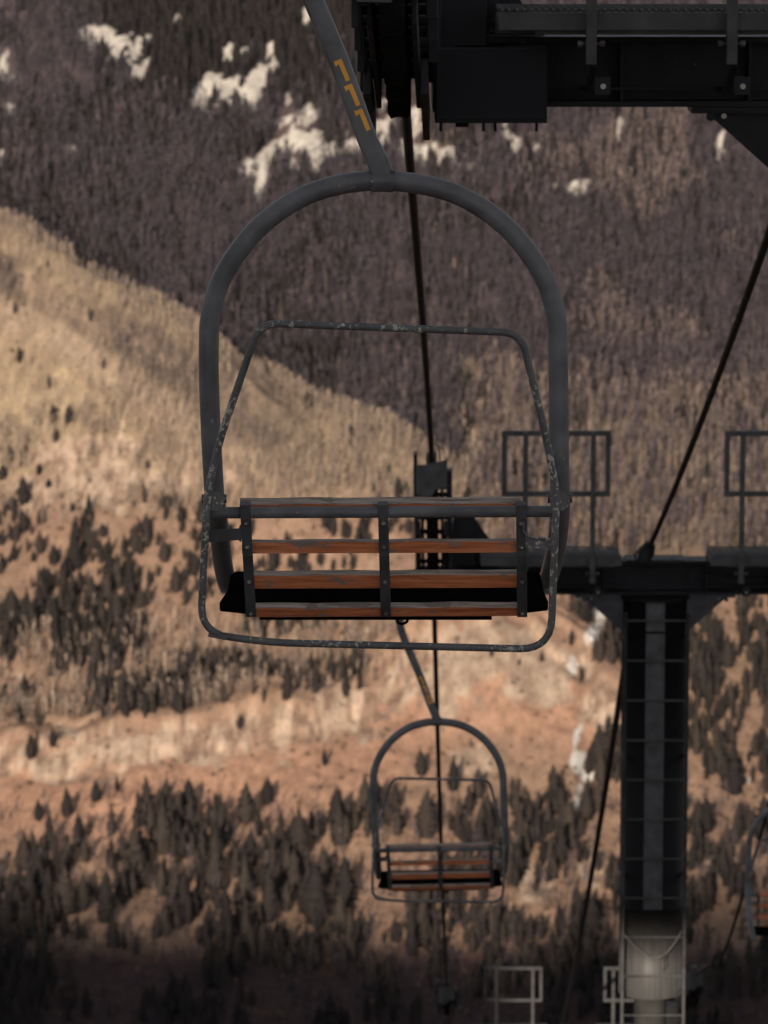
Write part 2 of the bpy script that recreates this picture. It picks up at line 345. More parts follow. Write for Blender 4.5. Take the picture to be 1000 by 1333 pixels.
def ground_color(Z):
    n = len(Z['px']); c = np.tile(np.array((.37, .265, .18)), (n, 1))
    c = lerp(c, (.45, .325, .22), sstep(.05, .2, Z['n2']))
    c = lerp(c, (.27, .185, .13), sstep(.06, .22, Z['n1'] - .4 * Z['n2']) * .35)
    r1, r2 = ridge(Z['px']), ridge2(Z['px'])
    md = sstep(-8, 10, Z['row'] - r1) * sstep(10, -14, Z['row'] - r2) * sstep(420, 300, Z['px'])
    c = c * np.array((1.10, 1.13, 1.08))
    c = lerp(c, (.20, .148, .11), md * .75)  # shade in the fold between the ridges put into the ground colour
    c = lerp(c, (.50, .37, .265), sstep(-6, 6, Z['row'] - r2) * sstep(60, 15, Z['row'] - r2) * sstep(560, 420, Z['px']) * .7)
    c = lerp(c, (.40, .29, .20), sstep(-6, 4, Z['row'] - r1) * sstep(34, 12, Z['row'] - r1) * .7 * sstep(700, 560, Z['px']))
    c = lerp(c, (.42, .265, .18), Z['orange'] * .85)
    c = lerp(c, (.33, .20, .14), Z['orange'] * sstep(.0, .25, Z['n3'] + Z['n1']) * .7)
    c = lerp(c, (.56, .32, .21), Z['bare'] * .9)
    c = lerp(c, (.19, .15, .115), Z['rightmid'] * .8)
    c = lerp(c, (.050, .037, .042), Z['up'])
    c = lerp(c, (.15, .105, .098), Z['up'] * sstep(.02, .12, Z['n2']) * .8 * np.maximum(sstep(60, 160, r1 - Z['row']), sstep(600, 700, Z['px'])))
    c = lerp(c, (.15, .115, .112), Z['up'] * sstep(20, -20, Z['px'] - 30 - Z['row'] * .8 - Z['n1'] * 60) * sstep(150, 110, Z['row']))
    c = lerp(c, (.34, .245, .165), Z['up'] * blobs([(60, 262, 46, 20, .25), (10, 255, 20, 22, 0)], Z['px'] + Z['n1'] * 30, Z['row'], Z['n1'] * 2))
    c = lerp(c, (.055, .033, .036), Z['valley'] * .92)  # valley floor darkened: its shade is put into the soil colour
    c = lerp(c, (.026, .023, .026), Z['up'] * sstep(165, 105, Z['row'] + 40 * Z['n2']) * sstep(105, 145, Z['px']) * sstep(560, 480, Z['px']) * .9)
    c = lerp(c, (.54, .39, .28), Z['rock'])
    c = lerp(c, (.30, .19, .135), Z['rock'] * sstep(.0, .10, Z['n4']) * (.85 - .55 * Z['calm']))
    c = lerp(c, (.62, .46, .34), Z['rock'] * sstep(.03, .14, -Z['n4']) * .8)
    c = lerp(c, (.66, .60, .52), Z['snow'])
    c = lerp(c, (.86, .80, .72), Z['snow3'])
    return np.clip(c * (1 + .8 * Z['n3'])[:, None], .01, .9)
xs = np.concatenate([np.linspace(-2600, -320, 24), np.linspace(-300, -212, 24), np.arange(-210, 210.1, .85), np.linspace(212, 300, 24), np.linspace(320, 2600, 24)])
ys = np.concatenate([np.linspace(-900, -40, 22), np.linspace(-30, 120, 60), np.linspace(130, 1200, 110), np.arange(1205, 2140, 1.6), np.linspace(2150, 2700, 50), np.linspace(2750, 9000, 16)])
GX, GY = np.meshgrid(xs, ys); gx, gy = GX.ravel(), GY.ravel()
gzv = gz(gx, np.minimum(gy, 2700)); gzv = np.where(gy > 2700, gzv - (gy - 2700) * .06, gzv)
nx, ny = len(xs), len(ys)
me = bpy.data.meshes.new('mountainside')
idx = np.arange(nx * ny).reshape(ny, nx)
q = np.stack([idx[:-1, :-1], idx[:-1, 1:], idx[1:, 1:], idx[1:, :-1]], -1).reshape(-1, 4)
def np_mesh(me, v, faces):
    k = faces.shape[1]
    me.vertices.add(len(v)); me.vertices.foreach_set('co', np.ascontiguousarray(v, np.float32).ravel())
    me.loops.add(faces.size); me.loops.foreach_set('vertex_index', faces.astype(np.int32).ravel())
    me.polygons.add(len(faces)); me.polygons.foreach_set('loop_start', np.arange(0, faces.size, k, dtype=np.int32))
    me.update(calc_edges=True)
np_mesh(me, np.stack([gx, gy, gzv], 1), q)
me.polygons.foreach_set('use_smooth', np.ones(len(q), bool))
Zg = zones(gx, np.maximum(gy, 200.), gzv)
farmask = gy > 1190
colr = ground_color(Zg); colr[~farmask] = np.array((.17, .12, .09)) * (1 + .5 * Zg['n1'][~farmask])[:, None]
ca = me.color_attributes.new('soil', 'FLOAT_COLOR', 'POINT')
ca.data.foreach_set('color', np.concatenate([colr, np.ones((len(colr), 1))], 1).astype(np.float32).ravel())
m, t, b = mat('mountain_ground')
at = N(t, 'ShaderNodeAttribute', attribute_name='soil')
v = coords(t, (1, .45, .6)); n1 = N(t, 'ShaderNodeTexNoise', Scale=.9, Detail=6.0, Roughness=.65); t.links.new(v, n1.inputs[0])
rr = ramp(t, n1.outputs['Fac'], [(.32, (.55, .52, .50)), (.5, (1, 1, 1)), (.72, (1.0, 1.0, 1.0))])
mu = N(t, 'ShaderNodeMix', data_type='RGBA', blend_type='MULTIPLY'); mu.inputs['Factor'].default_value = .8
t.links.new(at.outputs['Color'], mu.inputs[6]); t.links.new(rr.outputs[0], mu.inputs[7]); t.links.new(mu.outputs[2], b.inputs['Base Color'])
bp = N(t, 'ShaderNodeBump', Strength=.8, Distance=.8); t.links.new(n1.outputs['Fac'], bp.inputs['Height']); t.links.new(bp.outputs[0], b.inputs['Normal'])
b.inputs['Roughness'].default_value = .95; b.inputs['Specular IOR Level'].default_value = .05
me.materials.append(m)
ground = bpy.data.objects.new('mountainside', me); COL.objects.link(ground); tag(ground, kind='structure')

# unseen blocker clouds added behind and above the camera to shade the valley floor
def shade_cloud(outline_pts, z0, seed):
    """lumpy slab whose outline is given in plan"""
    r_ = np.random.default_rng(seed); mb = MB(); pts = np.array(outline_pts); n = 220; out = []
    L = np.concatenate([pts, pts[:1]]); dl = np.linalg.norm(np.diff(L, axis=0), axis=1); s_ = np.concatenate([[0], np.cumsum(dl)])
    for k in range(n):
        u = s_[-1] * k / n; p = np.array([np.interp(u, s_, L[:, 0]), np.interp(u, s_, L[:, 1])]); out.append(p)
    out = np.array(out); c = out.mean(0); rings = []
    for f, h in ((.6, 10), (.9, 5), (1.0, 0), (.88, -45), (.6, -70)):
        ring = c + (out - c) * f
        rings.append(np.column_stack([ring + (fbm(ring[:, 0] / 40, ring[:, 1] / 40, 3)[:, None] - .5) * 34, z0 + h + (fbm(ring[:, 0] / 60, ring[:, 1] / 60, 3) - .5) * 4]))
    v = np.concatenate(rings + [[[*c, z0 + 12]], [[*c, z0 - 75]]]); f = []
    for a in range(4):
        for k in range(n): l = (k + 1) % n; f.append((a * n + k, a * n + l, (a + 1) * n + l, (a + 1) * n + k))
    for k in range(n): l = (k + 1) % n; f += [(5 * n, l, k), (5 * n + 1, 4 * n + k, 4 * n + l)]
    mb.add(v, f, 0, True); o = mb.build('shade_cloud', M['shade_cloud']); tag(o, kind='structure'); return o
m, t, b = mat('shade_cloud_white'); b.inputs['Base Color'].default_value = (.85, .85, .87, 1); b.inputs['Roughness'].default_value = 1; M['shade_cloud'] = m
def sun_lift(p, z):
    k = (z - p[2]) / TO_SUN[2]; return (p + TO_SUN * k)[:2]
def hill_at(px, row):
    yy = np.arange(1200, 2600, 1.0); a = (px - CX) / F; b_ = (CY - row) / F
    ry, rz = cP + b_ * sP, -sP + b_ * cP
    zz = yy * rz / ry; xx = a * yy / ry; g = gz(xx, yy); k = np.argmax(g >= zz)
    return np.array([xx[k], yy[k], g[k]])
ZC = 420
edge = [(-350, 1180), (-100, 1195), (50, 1200), (170, 1205), (300, 1222), (420, 1240), (540, 1262), (640, 1285), (720, 1262), (800, 1225), (900, 1180), (1000, 1165), (1100, 1160), (1180, 1175)]
pl = [sun_lift(hill_at(a, r_), ZC) for a, r_ in [(e0, e1 - 14) for e0, e1 in edge]]
back = [np.array(pl[-1]) + (30, -420), np.array(pl[len(pl) // 2]) + (0, -560), np.array(pl[0]) + (-30, -420)]
shade_cloud(pl + back, ZC, 3)

# ------------------------------------------------------------------ trees
def conifer_mesh(seed, layers, nb, fat, trunk=True):
    """unit-height conifer: drooping branch sprays round a tapered trunk -> verts, tris"""
    r_ = np.random.default_rng(seed); v, f = [], []
    top_lean = (r_.random(2) - .5) * .05
    for i in range(layers):
        u = i / (layers - 1); z = .05 + .88 * u ** .95
        prof = fat * ((.62 + .38 * min(1, u / .28)) if u < .28 else (1 - ((u - .28) / .72) ** 1.5) ** .85) + .014
        for k in range(nb):
            a = 2 * math.pi * (k + r_.random() * .9) / nb + i * 1.3; L = prof * (.62 + .6 * r_.random()); zz = z + (r_.random() - .5) * .05
            c, s_ = math.cos(a), math.sin(a); wd = L * (.26 + .2 * r_.random()); ox, oy = top_lean * u
            dr = .035 + .09 * r_.random(); n = len(v)
            v += [(ox, oy, zz + .06), (ox + c * L * .62 - s_ * wd, oy + s_ * L * .62 + c * wd, zz - dr * .3), (ox + c * L, oy + s_ * L, zz - dr),
                  (ox + c * L * .62 + s_ * wd, oy + s_ * L * .62 - c * wd, zz - dr * .3), (ox + c * L * .5, oy + s_ * L * .5, zz - dr - .05)]
            f += [(n, n + 1, n + 2), (n, n + 2, n + 3), (n + 1, n + 4, n + 2), (n + 4, n + 3, n + 2)]
    n = len(v); tl = .022
    for k in range(4): a = k * math.pi / 2; v.append((tl * math.cos(a), tl * math.sin(a), -.06))
    v.append((*top_lean, 1.0))
    f += [(n + k, n + (k + 1) % 4, n + 4) for k in range(4)]
    return np.array(v, float), np.array(f, int)
def aspen_mesh(seed, nb):
    r_ = np.random.default_rng(seed); v, f = [], []
    for k in range(3): a = k * 2.094; v.append((.017 * math.cos(a), .017 * math.sin(a), -.05))
    v.append(((r_.random() - .5) * .06, (r_.random() - .5) * .06, 1.0)); f += [(0, 1, 3), (1, 2, 3), (2, 0, 3)]
    for k in range(nb):
        z = .22 + .62 * r_.random(); a = r_.random() * 6.283; L = (.09 + .12 * r_.random()) * (1.1 - .6 * z); c, s_ = math.cos(a), math.sin(a); up = .16 + .2 * r_.random(); wd = .012 + .016 * r_.random()
        n = len(v)
        v += [(0, 0, z), (c * L * .6 - s_ * wd, s_ * L * .6 + c * wd, z + up * .45), (c * L, s_ * L, min(z + up, 1.02)), (c * L * .6 + s_ * wd, s_ * L * .6 - c * wd, z + up * .5)]
        f += [(n, n + 1, n + 2), (n, n + 2, n + 3)]
    return np.array(v, float), np.array(f, int)
def merged(name, protos, pts, hts, wds, tint, material, parent=None):
    V, Fc, T = [], [], []; off = 0
    which = rng.integers(0, len(protos), len(pts)); ang = rng.random(len(pts)) * 6.283
    for p, h, wd, k, a, ti in zip(pts, hts, wds, which, ang, tint):
        v, f = protos[k]; c, s_ = math.cos(a), math.sin(a)
        vv = np.empty_like(v); vv[:, 0] = (v[:, 0] * c - v[:, 1] * s_) * h * wd + p[0]; vv[:, 1] = (v[:, 0] * s_ + v[:, 1] * c) * h * wd + p[1]; vv[:, 2] = v[:, 2] * h + p[2]
        V.append(vv); Fc.append(f + off); T.append(np.full(len(v), ti)); off += len(v)
    me = bpy.data.meshes.new(name); np_mesh(me, np.concatenate(V), np.concatenate(Fc))
    at = me.attributes.new('tint', 'FLOAT', 'POINT'); at.data.foreach_set('value', np.concatenate(T).astype(np.float32))
    me.materials.append(material); o = bpy.data.objects.new(name, me); COL.objects.link(o); return o

NC = 78000
cx = rng.uniform(-225, 225, NC); cy = rng.uniform(1212, 2130, NC); cz = gz(cx, cy); Zt = zones(cx, cy, cz)
px, row = Zt['px'], Zt['row']; ok = (px > -110) & (px < 1110) & (row > -120) & (row < 1420)
cl = fbm(cx / 16 + 3, cy / 24 + 50, 3) - .5; cl2 = fbm(cx / 40 + 23, cy / 60 + 5, 3) - .5
up, rm = Zt['up'], Zt['rightmid']
pc = np.zeros(NC); pa = np.zeros(NC)
low = sstep(1020, 1080, row + 40 * cl2)
pc += low * .24 * sstep(-.03, .06, cl + .25 * cl2); pa += low * .14 
bandz = sstep(790, 830, row) * sstep(945, 915, row + (px - 200) * .05) * sstep(600, 500, px)
pc += bandz * .34 * sstep(-.12, .06, cl); pa += bandz * .45
leftsc = sstep(640, 680, row) * sstep(830, 800, row) * sstep(560, 480, px); pc += leftsc * .22 * sstep(-.06, .08, cl)
rlow = sstep(760, 800, row) * sstep(1040, 1010, row) * sstep(735, 765, px); pc += rlow * .24 * sstep(-.13, .02, cl + .12 * sstep(860, 920, px))
tan = (1 - up) * (1 - rm) * sstep(700, 640, row); tanw = tan * sstep(-.16, .06, cl2 + .5 * cl); pa += tanw * .3; pc += tan * .002
pa += rm * .5; pc += rm * .34 * sstep(.0, .10, cl + .4 * cl2)
pa += up * .62; pc += up * (.46 * sstep(-.02, .07, cl * .6 + cl2) + .08) * (1 - .45 * sstep(620, 800, px))
tl_ = up * sstep(165, 105, row + 40 * cl2) * sstep(110, 150, px) * sstep(560, 480, px); pc += tl_ * .55 * sstep(-.2, -.08, cl); pa *= 1 - .95 * tl_; gs_ = up * sstep(40, -10, px - 30 - row * .8) * sstep(150, 110, row); pc *= 1 - .85 * gs_; pa *= 1 - .6 * gs_
edge_ = up * (px < 620) * sstep(110, 30, ridge(px) - row); pc += edge_ * .22
kill = (1 - .8 * blobs(SNOW + SNOW2 + SNOW3, px, row - 16, 0)) * np.clip(1 - 1.3 * Zt['snow'], 0, 1) * np.clip(1 - .85 * Zt['rock'] * (1 - low * .5), 0, 1) * np.clip(1 - Zt['bare'] * .95 * (1 - low), 0, 1)
pc *= kill; pa *= kill
u = rng.random(NC); isc = ok & (u < pc); isa = ok & ~isc & (u < pc + pa)
ch = np.where(row > 1000, rng.uniform(7.5, 16, NC), np.where(row > 780, rng.uniform(8, 14, NC), np.where(row > 560, rng.uniform(6, 11, NC), rng.uniform(8, 14.5, NC))))
ch *= .6 + .55 * rng.random(NC) ** 2
ah = np.where(up > .5, rng.uniform(8.5, 14, NC), np.where(rm > .4, rng.uniform(8, 13, NC), rng.uniform(5, 8.5, NC)))
at_ = np.where(up > .5, rng.uniform(0, .24, NC) + .20 * sstep(.02, .14, cl2 + .4 * cl) * np.maximum(sstep(40, 140, ridge(px) - row), sstep(600, 700, px)) * sstep(40, 160, row), np.where(rm > .4, rng.uniform(.2, .72, NC), rng.uniform(.5, 1, NC)))
mid_dark = sstep(-15, 15, row - ridge(px)) * sstep(15, -25, row - ridge2(px) + 20) * (1 - up) * sstep(420, 300, px)  # mask for the fold's shade, put into the stem tints
at_ = np.where(row > 1000, rng.uniform(.1, .5, NC), at_); at_ = np.where(row > 1190, rng.uniform(0, .12, NC), at_)  # stems low in the valley darkened: shade put into their tint
at_ = np.clip(at_ + up * sstep(560, 800, px) * (.02 + .16 * sstep(-.02, .12, cl2)) - .14 * mid_dark, 0, 1)
# traced trees that stand out in the photograph: (px, base row, height px, width factor)
TR = []
for a, b_, h in [(400, 90, 50), (205, 300, 80), (265, 300, 80), (215, 372, 62), (40, 447, 72), (97, 418, 42), (10, 522, 74), (90, 612, 122), (45, 642, 66), (188, 548, 42), (150, 497, 52), (85, 712, 78), (65, 762, 42), (155, 802, 98), (130, 834, 52),
                (210, 842, 86), (285, 862, 142), (340, 772, 96), (398, 737, 62), (375, 792, 44), (630, 627, 74), (700, 682, 86), (775, 682, 112), (570, 477, 44), (515, 622, 34), (330, 652, 34), (280, 642, 44), (635, 837, 102), (565, 732, 92), (425, 892, 102),
                (500, 952, 132), (455, 930, 120), (350, 992, 122), (190, 942, 92), (170, 902, 62), (280, 952, 76), (235, 932, 54), (45, 1062, 142), (145, 1022, 54), (100, 1097, 58), (425, 1002, 92), (440, 1072, 66), (700, 722, 56), (740, 872, 92), (680, 952, 122)]:
    TR.append((a / 2.963, 450 + b_ / 2.963, h / 2.963, 'spur'))
for a, b_, h in [(80, 216, 78), (138, 186, 52), (175, 366, 88), (100, 376, 64), (250, 326, 64), (305, 300, 52), (130, 452, 108), (205, 442, 98), (290, 417, 92), (425, 462, 148), (515, 407, 60), (355, 522, 152), (640, 382, 118), (697, 332, 78), (625, 136, 42), (845, 232, 54),
                (650, 737, 92), (590, 692, 162), (790, 747, 86), (275, 642, 152), (480, 640, 160), (560, 560, 170), (700, 640, 160), (820, 640, 170), (900, 600, 150)]:
    TR.append((a / 2., 880 + b_ / 2., h / 2., 'low'))
TR += [(346, 500, 36, 'lone'), (387, 490, 28, 'lone'), (62, 350, 13, 'lone'), (518, 655, 40, 'lone'), (487, 640, 18, 'lone')]
TR += [(548, 1010, 40, 'low'), (590, 1030, 52, 'low'), (622, 1040, 45, 'low'), (555, 1090, 70, 'low'), (730, 1060, 42, 'low'), (962, 855, 22, 'low'), (985, 852, 24, 'low'), (958, 912, 28, 'low'), (640, 855, 16, 'low'), (676, 868, 12, 'low'), (705, 862, 16, 'low')]
IND = []                                       # (point, height m, kind)
for a, b_, h, kd in TR:
    p = hill_at(a, b_); d = p[1] * cP - p[2] * sP; IND.append((p, h * d / F, kd))
ci = np.where(isc)[0]
d = cy * cP - cz * sP; size = ch * F / d; size = np.where((px < -5) | (px > 1005) | (row < 5) | (row - size > 1333), 0, size)
order = ci[np.argsort(-size[ci])]; n_ind = 300 - len(IND); pick = order[:n_ind]; rest = order[n_ind:]
for k in pick: IND.append((np.array([cx[k], cy[k], cz[k]]), ch[k], 'valley' if row[k] > 1215 else ('low' if row[k] > 960 else ('band' if px[k] < 600 else 'right'))))
TL = {'spur': ('dark bushy conifer scattered on the sunlit rocky spur left of the chair', 'scattered conifers on the rocky spur'),
      'low': ('dark conifer on the sunlit orange slope around and below the pale rock band', 'conifers on the sunlit orange slope'),
      'valley': ('nearly black conifer down in the shaded valley bottom', 'conifers in the shaded valley bottom'),
      'band': ('dark conifer in the wooded strip just above the pale rock band', 'conifers above the pale rock band'),
      'right': ('dark conifer in the wood behind the tall tower mast at right', 'conifers behind the tower mast'),
      'lone': ('small dark conifer standing apart on the bare tan slope', 'lone conifers on the tan slope')}
protoI = []
for k in range(10):
    v, f = conifer_mesh(100 + k, 14, 10, .17 + .010 * k); me = bpy.data.meshes.new('conifer_tree'); np_mesh(me, v, f); me.materials.append(M['conifer']); protoI.append(me)
for i, (p, h, kd) in enumerate(IND):
    o = bpy.data.objects.new('conifer_tree', protoI[i % 10]); COL.objects.link(o); o.location = p - np.array((0, 0, .2))
    wd = random.uniform(.72, 1.08) * (1.35 if kd == 'spur' else 1.0); o.scale = (h * wd, h * wd, h); o.rotation_euler = (0, 0, random.random() * 6.28)
    tag(o, TL[kd][0], 'tree', TL[kd][1])
prC = [conifer_mesh(k, 9, 8, .155 + .016 * (k % 5)) for k in range(10)]
prA = [aspen_mesh(50 + k, 13) for k in range(12)]
o = merged('conifer_wood', prC, np.stack([cx, cy, cz], 1)[rest], ch[rest], rng.uniform(.75, 1.05, len(rest)), np.clip(np.where(up[rest] > .5, .5, 1.0) * rng.random(len(rest)) + np.where(row[rest] > 700, .1, 0), 0, 1) * np.where(tl_[rest] > .3, .5, 1), M['conifer_mass'])
tag(o, 'dark conifer wood covering the upper slopes of the mountainside', 'woods', kind='stuff')
ai = np.where(isa)[0]
d = cy * cP - cz * sP; size = ah * F / d; size = np.where((px < -5) | (px > 1005) | (row < 5) | (row - size > 1333), 0, size)
order = ai[np.argsort(-size[ai])]
for k in range(6):
    v, f = aspen_mesh(300 + k, 22); me = bpy.data.meshes.new('bare_aspen_tree'); np_mesh(me, v, f); me.materials.append(M['aspen']); protoI.append(me)
for k in range(6):
    v, f = aspen_mesh(300 + k, 22); me = bpy.data.meshes.new('bare_aspen_tree'); np_mesh(me, v, f); me.materials.append(M['aspen_dark']); protoI.append(me)
AL = {'up': ('thin bare aspen in the purple brown wood on the upper mountainside', 'bare aspens on the upper mountainside'),
      'band': ('thin bare aspen among conifers in the strip above the rock band', 'bare aspens above the rock band'),
      'mid': ('thin bare aspen on the open tan middle slope', 'bare aspens on the tan slope')}
for i, k in enumerate(order[:300]):
    o = bpy.data.objects.new('bare_aspen_tree', protoI[(16 if up[k] > .3 or row[k] < 600 and px[k] > 560 else 10) + i % 6]); COL.objects.link(o); o.location = (cx[k], cy[k], cz[k] - .2); o.scale = (ah[k] * .9, ah[k] * .9, ah[k]); o.rotation_euler = (0, 0, random.random() * 6.28)
    kd = 'up' if up[k] > .5 else ('band' if bandz[k] > .3 else 'mid'); tag(o, AL[kd][0], 'tree', AL[kd][1])
rest = order[300:]
o = merged('bare_aspen_wood', prA, np.stack([cx, cy, cz], 1)[rest], ah[rest], rng.uniform(.8, 1.2, len(rest)), at_[rest], M['aspen_mass'])
tag(o, 'bare aspen wood of purple brown stems over the upper slopes', 'woods', kind='stuff')
nb_ = 60000; bx_ = rng.uniform(-230, 230, nb_); by_ = rng.uniform(1690, 2130, nb_); bz_ = gz(bx_, by_); Zb = zones(bx_, by_, bz_)
keep = (Zb['up'] > .5) & (rng.random(nb_) < .75 * (1 - Zb['snow'])) & (Zb['px'] > -80) & (Zb['px'] < 1080); keep &= rng.random(nb_) > .95 * blobs(SNOW + SNOW2, Zb['px'], Zb['row'] - 10, 0); tlb = sstep(165, 105, Zb['row'] + 40 * Zb['n2']) * sstep(105, 145, Zb['px']) * sstep(560, 480, Zb['px']); keep &= rng.random(nb_) > .85 * tlb; k = int(keep.sum())
pat = fbm(bx_ / 40 + 23, by_ / 60 + 5, 3) - .5 + .6 * (fbm(bx_ / 16 + 3, by_ / 24 + 50, 3) - .5)
tt = rng.uniform(0, .30, nb_) + .22 * sstep(.0, -.10, pat) * sstep(40, 160, Zb['row']) + .22 * sstep(560, 860, Zb['px']) * sstep(350, 560, Zb['row'])
o = merged('bare_aspen_stems', [aspen_mesh(600 + q_, 6) for q_ in range(10)], np.stack([bx_, by_, bz_], 1)[keep], rng.uniform(5.5, 11, k), rng.uniform(.5, .75, k), np.clip(tt[keep], 0, 1), M['aspen_mass'])
tag(o, 'fine purple brown stems filling the upper forest between the conifers', 'woods', kind='stuff')
na = 60000; ax = rng.uniform(-225, 60, na); ay = rng.uniform(1560, 1960, na); az = gz(ax, ay); Za = zones(ax, ay, az)
tz = (1 - Za['up']) * (1 - Za['rightmid']) * sstep(700, 630, Za['row']) * (Za['px'] > -60) * (Za['px'] < 700)
c1 = fbm(ax / 40 + 23, ay / 60 + 5, 3) - .5 + .5 * (fbm(ax / 16 + 3, ay / 24 + 50, 3) - .5)
keep = rng.random(na) < tz * (.25 + .75 * sstep(-.12, .06, c1)) * (1 - Za['rock']); k = int(keep.sum())
mdk = (sstep(-15, 15, Za['row'] - ridge(Za['px'])) * sstep(12, -14, Za['row'] - ridge2(Za['px'])) * sstep(420, 300, Za['px']))[keep]  # same fold shade, put into the thicket tints
o = merged('bare_aspen_thicket', [aspen_mesh(500 + q_, 7) for q_ in range(10)], np.stack([ax, ay, az], 1)[keep], rng.uniform(4, 7.5, k), rng.uniform(.55, .85, k), np.clip(rng.uniform(.62, 1, k) - .42 * mdk, 0, 1), M['aspen_mass'])
tag(o, 'thin pale aspen thicket covering the tan folded slope', 'woods', kind='stuff')
ns = 16000; sx = rng.uniform(-190, 190, ns); sy = rng.uniform(1230, 1800, ns); sz = gz(sx, sy); Zs = zones(sx, sy, sz)
cs = fbm(sx / 9 + 13, sy / 14 + 60, 3) - .5
keep = (Zs['up'] < .5) & (rng.random(ns) < (.25 + .75 * sstep(-.02, .1, cs)) * (1 - Zs['snow']) * (1 - .6 * Zs['rock']) * (1 - .7 * Zs['bare'])) & ((Zs['row'] > 560) | (rng.random(ns) < .25))
prS = [conifer_mesh(400 + k, 4, 6, .55) for k in range(6)]; k = int(keep.sum())
o = merged('scrub', prS, np.stack([sx, sy, sz - .1], 1)[keep], rng.uniform(.5, 2.2, k), rng.uniform(.8, 1.3, k), rng.random(k), M['scrub'])
tag(o, 'low brown scrub dotted over the sunlit slopes', 'scrub', kind='stuff')
print('trees', len(IND), isc.sum(), isa.sum())

# ------------------------------------------------------------------ lift geometry: rope line
Y_NEAR, Y_FAR, Y_THIRD, Y_C1 = 18.3, 36.6, 66.0, 13.9
GAUGE = 1.95
def rope_x(y): return .0703 + .01955 * (y - Y_NEAR)
def zr(row_, y): return float(P(500, row_, y)[2])
_ry = [13.9, 20.1, 35.3, 37.9, 50.5, 63.8]; _rz = [zr(-299, 13.9), zr(150, 20.1), zr(600, 35.3), zr(772, 37.9), 0, zr(1258, 63.8)]
_rz[4] = .5 * (_rz[3] + _rz[5]) + .5 * 0 - .12
sl0 = (_rz[1] - _rz[0]) / (20.1 - 13.9); _ry = [-14.0] + _ry; _rz = [_rz[0] - sl0 * 27.9] + _rz
sl1 = (_rz[-1] - _rz[-2]) / (63.8 - 50.5); _ry += [68.2, 120.0]; _rz += [_rz[-1] + 4.4 * (sl1 + .02), 0]; _rz[-1] = _rz[-2] + 51.8 * (sl1 + .06)
def catm(y):
    k = np.clip(np.searchsorted(_ry, y) - 1, 0, len(_ry) - 2); h = _ry[k + 1] - _ry[k]; t = (y - _ry[k]) / h
    s = [(_rz[min(i + 1, len(_ry) - 1)] - _rz[max(i - 1, 0)]) / (_ry[min(i + 1, len(_ry) - 1)] - _ry[max(i - 1, 0)]) for i in (k, k + 1)]
    return (2 * t**3 - 3 * t**2 + 1) * _rz[k] + (t**3 - 2 * t**2 + t) * h * s[0] + (-2 * t**3 + 3 * t**2) * _rz[k + 1] + (t**3 - t**2) * h * s[1]
ROPE_R = .024
yy = np.concatenate([np.linspace(-14, 34, 40), np.linspace(34.5, 40, 24), np.linspace(41, 120, 70)])
mb = MB(); mb.tube([(rope_x(y), y, catm(y)) for y in yy], ROPE_R, 8)
tag(mb.build('haul_rope', M['rope']), 'dark steel haul rope behind the near chair running down to the second chair', 'cable')
# the returning side of the rope, out to the right
C3 = dict(px=1046, grip=893, y=47.0)
g3 = P(C3['px'], C3['grip'], C3['y'])
pr = [(rope_x(y) + 2 * GAUGE, y, catm(y)) for y in (-14, 0, 18.3, 30, 36.6)] + [tuple(P(1100, 782, 42.0)), tuple(g3), tuple(P(975, 1140, 54.5)), tuple(P(936, 1252, 62.0)), (rope_x(66) + 2 * GAUGE, 66, catm(66)), (rope_x(120) + 2 * GAUGE, 120, catm(120))]
mb = MB(); mb.tube(smooth_path(pr, 10), ROPE_R, 8)
tag(mb.build('haul_rope', M['rope']), 'dark return haul rope passing the chair cut off at the right edge', 'cable')

